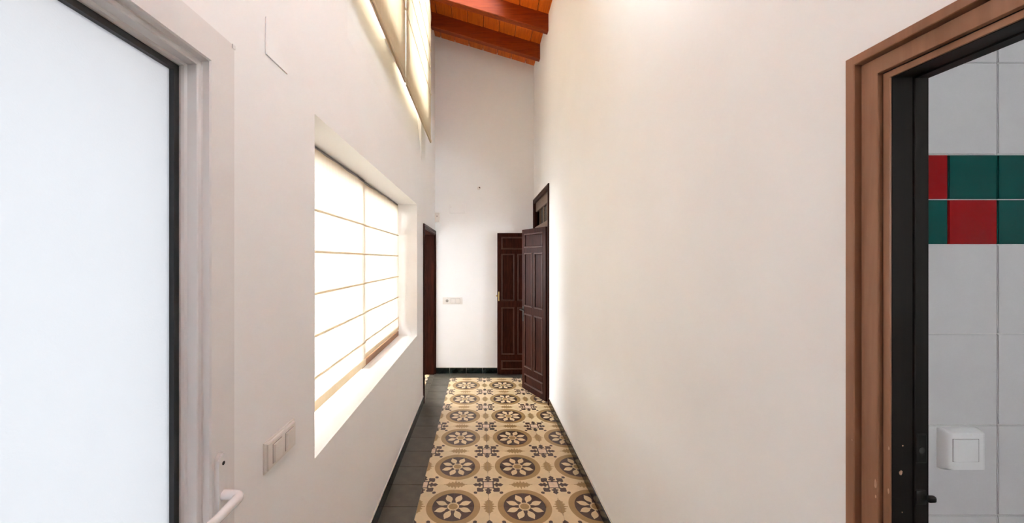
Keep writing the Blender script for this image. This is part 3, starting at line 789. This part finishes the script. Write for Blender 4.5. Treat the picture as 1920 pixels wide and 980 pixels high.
def lever_handle(root):
    for s in (-1, 1):
        bm = BM(); box(bm, LW-0.042, LW-0.012, s*LT/2-0.002, s*LT/2+0.002, 0.78, 0.955, 0.0015); pl = obj('lock_plate', bm, M['iron'], root)
        bm = BM(); tube(bm, [(LW-0.027, s*LT/2, 0.915), (LW-0.027, s*(LT/2+0.035), 0.915), (LW-0.032, s*(LT/2+0.045), 0.915), (LW-0.06, s*(LT/2+0.047), 0.914), (LW-0.125, s*(LT/2+0.045), 0.912)], [0.009, 0.008, 0.008, 0.007, 0.006], 10)
        smooth(obj('lever', bm, M['iron'], pl), 50)
        bm = BM(); cyl(bm, (LW-0.027, s*LT/2, 0.835), (LW-0.027, s*(LT/2+0.006), 0.835), 0.010, 12); obj('keyhole', bm, M['iron'], pl)
    for z in (0.2, 0.95, 1.65):
        bm = BM(); cyl(bm, (0.0, -LT/2-0.003, z), (0.0, -LT/2-0.003, z+0.09), 0.006, 10); obj('hinge', bm, M['iron'], root)
def brass_bolt(root):
    for s in (1,):
        bm = BM(); box(bm, LW-0.026, LW-0.012, s*LT/2-0.002, s*LT/2+0.003, 0.955, 1.075, 0.0015); pl = obj('bolt_plate', bm, M['brass'], root)
        bm = BM(); cyl(bm, (LW-0.019, s*LT/2+0.006, 0.965), (LW-0.019, s*LT/2+0.006, 1.065), 0.005, 10); obj('bolt_rod', bm, M['brass'], pl)
    bm = BM(); box(bm, LW-0.002, LW+0.016, -0.008, 0.008, 1.010, 1.030, 0.002); obj('catch', bm, M['brass'], root)
    for z in (0.2, 0.95, 1.65):
        bm = BM(); cyl(bm, (0.0, -LT/2-0.003, z), (0.0, -LT/2-0.003, z+0.09), 0.006, 10); obj('hinge', bm, M['iron'], root)
hx, hyy = 0.706, 3.885
ang = math.atan2(4.336-3.894, 0.529-0.730)
door_leaf('dark panelled door leaf with iron lever, swung out from the bare long wall', (hx, hyy, 0.012), ang, lever_handle)
door_leaf('dark panelled door leaf with brass bolt, folded back against the end wall', (0.706, 4.826, 0.012), PI, brass_bolt)
# (the second leaf's room-side face looks towards -Y: turned by 180 degrees, its local +y face shows)

# hall behind the double door
struct('wall_hall_far', bx(XRO, 3.2, 6.4, 6.5, -0.1, 2.9), M['wall'], 'far wall of the dim hall behind the double door', 'wall')
struct('wall_hall_near', bx(XRO, 3.2, 2.9, 3.0, -0.1, 2.9), M['wall'], 'near wall of the dim hall behind the double door', 'wall')
struct('wall_hall_right', panel_wall('x', 3.2, 3.3, 2.9, 6.5, -0.1, 2.9, [(3.2, 3.7, 1.0, 1.9)]), M['wall'], 'outer wall of the dim hall behind the double door, with a window hole added for light', 'wall')  # unseen window hole added to light the hall behind the transom
struct('wall_hall_left', bx(XRO-0.08, XRO, 5.02, 6.5, -0.1, 2.9), M['wall'], 'inner wall of the dim hall behind the double door', 'wall')
struct('ceiling_hall', bx(XRO, 3.3, 2.9, 6.5, 2.9, 3.0), M['beam'], 'wooden ceiling of the dim hall behind the double door', 'ceiling')
struct('floor_hall', bx(XR+0.021, 3.3, 2.9, 6.5, -0.12, -0.002), M['darktile'], 'dark floor of the hall behind the double door', 'floor')

# ------------------------------------------------------------------ terrace outside the window wall
struct('ground_terrace', bx(-30, XLO-0.001, -20, 3.61, -0.2, -0.02), M['terrace'], 'terracotta terrace outside the windows', 'ground')

# ------------------------------------------------------------------ light switches and small wall fittings
def rocker(parent, x0, x1, z0, z1, y, mat=None):
    bm = BM(); prism(bm, [(x0, y-0.002), (x0+0.004, y-0.006), (x1-0.003, y-0.0035), (x1, y-0.001), (x1, y+0.004), (x0, y+0.004)], 'z', z0, z1)
    bmesh.ops.bevel(bm, geom=bm.edges[:], offset=0.0006, segments=1, affect='EDGES')
    return obj('rocker', bm, mat or M['plastic'], parent)
# left wall, double switch (local frame: x along the wall, -y into the room) -> rotate so -y points to +X
s2 = empty('light_switch', (XL, 1.095, 0.953), (0, 0, PI/2)); tag(s2, 'ivory double rocker light switch between the glazed door and the low window', 'light switch')
bm = BM(); box(bm, -0.082, 0.082, -0.011, 0.0, -0.043, 0.043); es = [e for e in bm.edges if all(v.co.y < -0.01 for v in e.verts)]
bmesh.ops.bevel(bm, geom=es, offset=0.007, segments=3, affect='EDGES'); smooth(obj('frame_plate', bm, M['plastic'], s2), 40)
M['gap'] = plain('shadow_gap_plastic', (0.33, 0.29, 0.25, 1), 0.7)
for x0, x1 in ((-0.052, -0.006), (0.014, 0.060)):
    obj('rocker_gap', bx(x0-0.0014, x1+0.0014, -0.0114, -0.006, -0.027, 0.027), M['gap'], s2)
    rocker(s2, x0, x1, -0.0255, 0.0255, -0.0115)
# far wall, socket with two switches
def fx(px): return (px-900)*YF/FPX
def fz(py): return H - (py-487)*YF/FPX
s3 = empty('switch_plate', (fx(848.8), YF, fz(563.5))); tag(s3, 'white horizontal plate with round socket and two rockers on the end wall', 'light switch')
W3_, H3_ = (fx(867.5)-fx(830.5))/2, (fz(557)-fz(570))/2
bm = BM(); box(bm, -W3_, W3_, -0.012, 0, -H3_, H3_); es = [e for e in bm.edges if all(v.co.y < -0.01 for v in e.verts)]
bmesh.ops.bevel(bm, geom=es, offset=0.005, segments=2, affect='EDGES'); obj('frame_plate', bm, M['plastic'], s3)
bm = BM(); cyl(bm, (-0.073, -0.011, 0), (-0.073, -0.0165, 0), 0.026, 24); so = obj('socket', bm, M['plastic'], s3)
bm = BM(); cyl(bm, (-0.073, -0.0160, 0), (-0.073, -0.0170, 0), 0.019, 24); obj('socket_recess', bm, M['gap'], so)
obj('rocker_gap', bx(-0.027, 0.097, -0.0124, -0.008, -0.031, 0.031), M['gap'], s3)
rocker(s3, -0.025, 0.0345, -0.029, 0.029, -0.0125); rocker(s3, 0.0360, 0.095, -0.029, 0.029, -0.0125)
# small box near the corner
s4 = empty('wall_sensor', (fx(819.5), YF, fz(407.5))); tag(s4, 'small white box with a dark dot high up beside the corner door casing', 'sensor')
bm = BM(); box(bm, -0.038, 0.038, -0.024, 0, -0.062, 0.062, 0.004, 2); obj('housing', bm, M['plastic'], s4)
bm = BM(); cyl(bm, (0.002, -0.0235, 0.014), (0.002, -0.026, 0.014), 0.0085, 14); obj('lens', bm, M['gap'], s4)
# bare wall lamp outlet
s5 = empty('lamp_outlet', (fx(898), YF, fz(352))); tag(s5, 'small bare lamp outlet with dark centre high on the end wall', 'lamp outlet')
bm = BM(); cyl(bm, (0, 0, 0), (0, -0.008, 0), 0.022, 20, 0.018); obj('rose', bm, M['plastic'], s5)
bm = BM(); tube(bm, [(0.004, -0.006, 0), (0.008, -0.02, 0.002), (0.012, -0.026, -0.004)], 0.0075, 8); obj('wire_stub', bm, M['dark_hole'], s5)
bm = BM(); tube(bm, [(-0.004, -0.006, 0), (-0.012, -0.016, -0.012), (-0.024, -0.014, -0.024)], 0.003, 8); obj('loose_wire', bm, M['mortar'], s5)
# painted-over cover plates
s6 = tag(obj('cover_plate', bx(-0.105, 0.105, -0.004, 0, -0.062, 0.062, 0.002), M['wall'], None, (fx(858), YF, fz(391))), 'painted-over blank cover plate on the end wall below the lamp outlet', 'cover plate')
bm = BM(); cyl(bm, (-0.088, -0.0035, 0.02), (-0.088, -0.006, 0.02), 0.006, 12); obj('screw', bm, M['mortar'], s6)
s7 = tag(obj('cover_plate', bx(0, 0.004, -0.057, 0.057, -0.052, 0.052, 0.001), M['wall'], None, (XL, 1.080, 2.122)), 'painted-over square cover plate above the glazed door corner', 'cover plate')
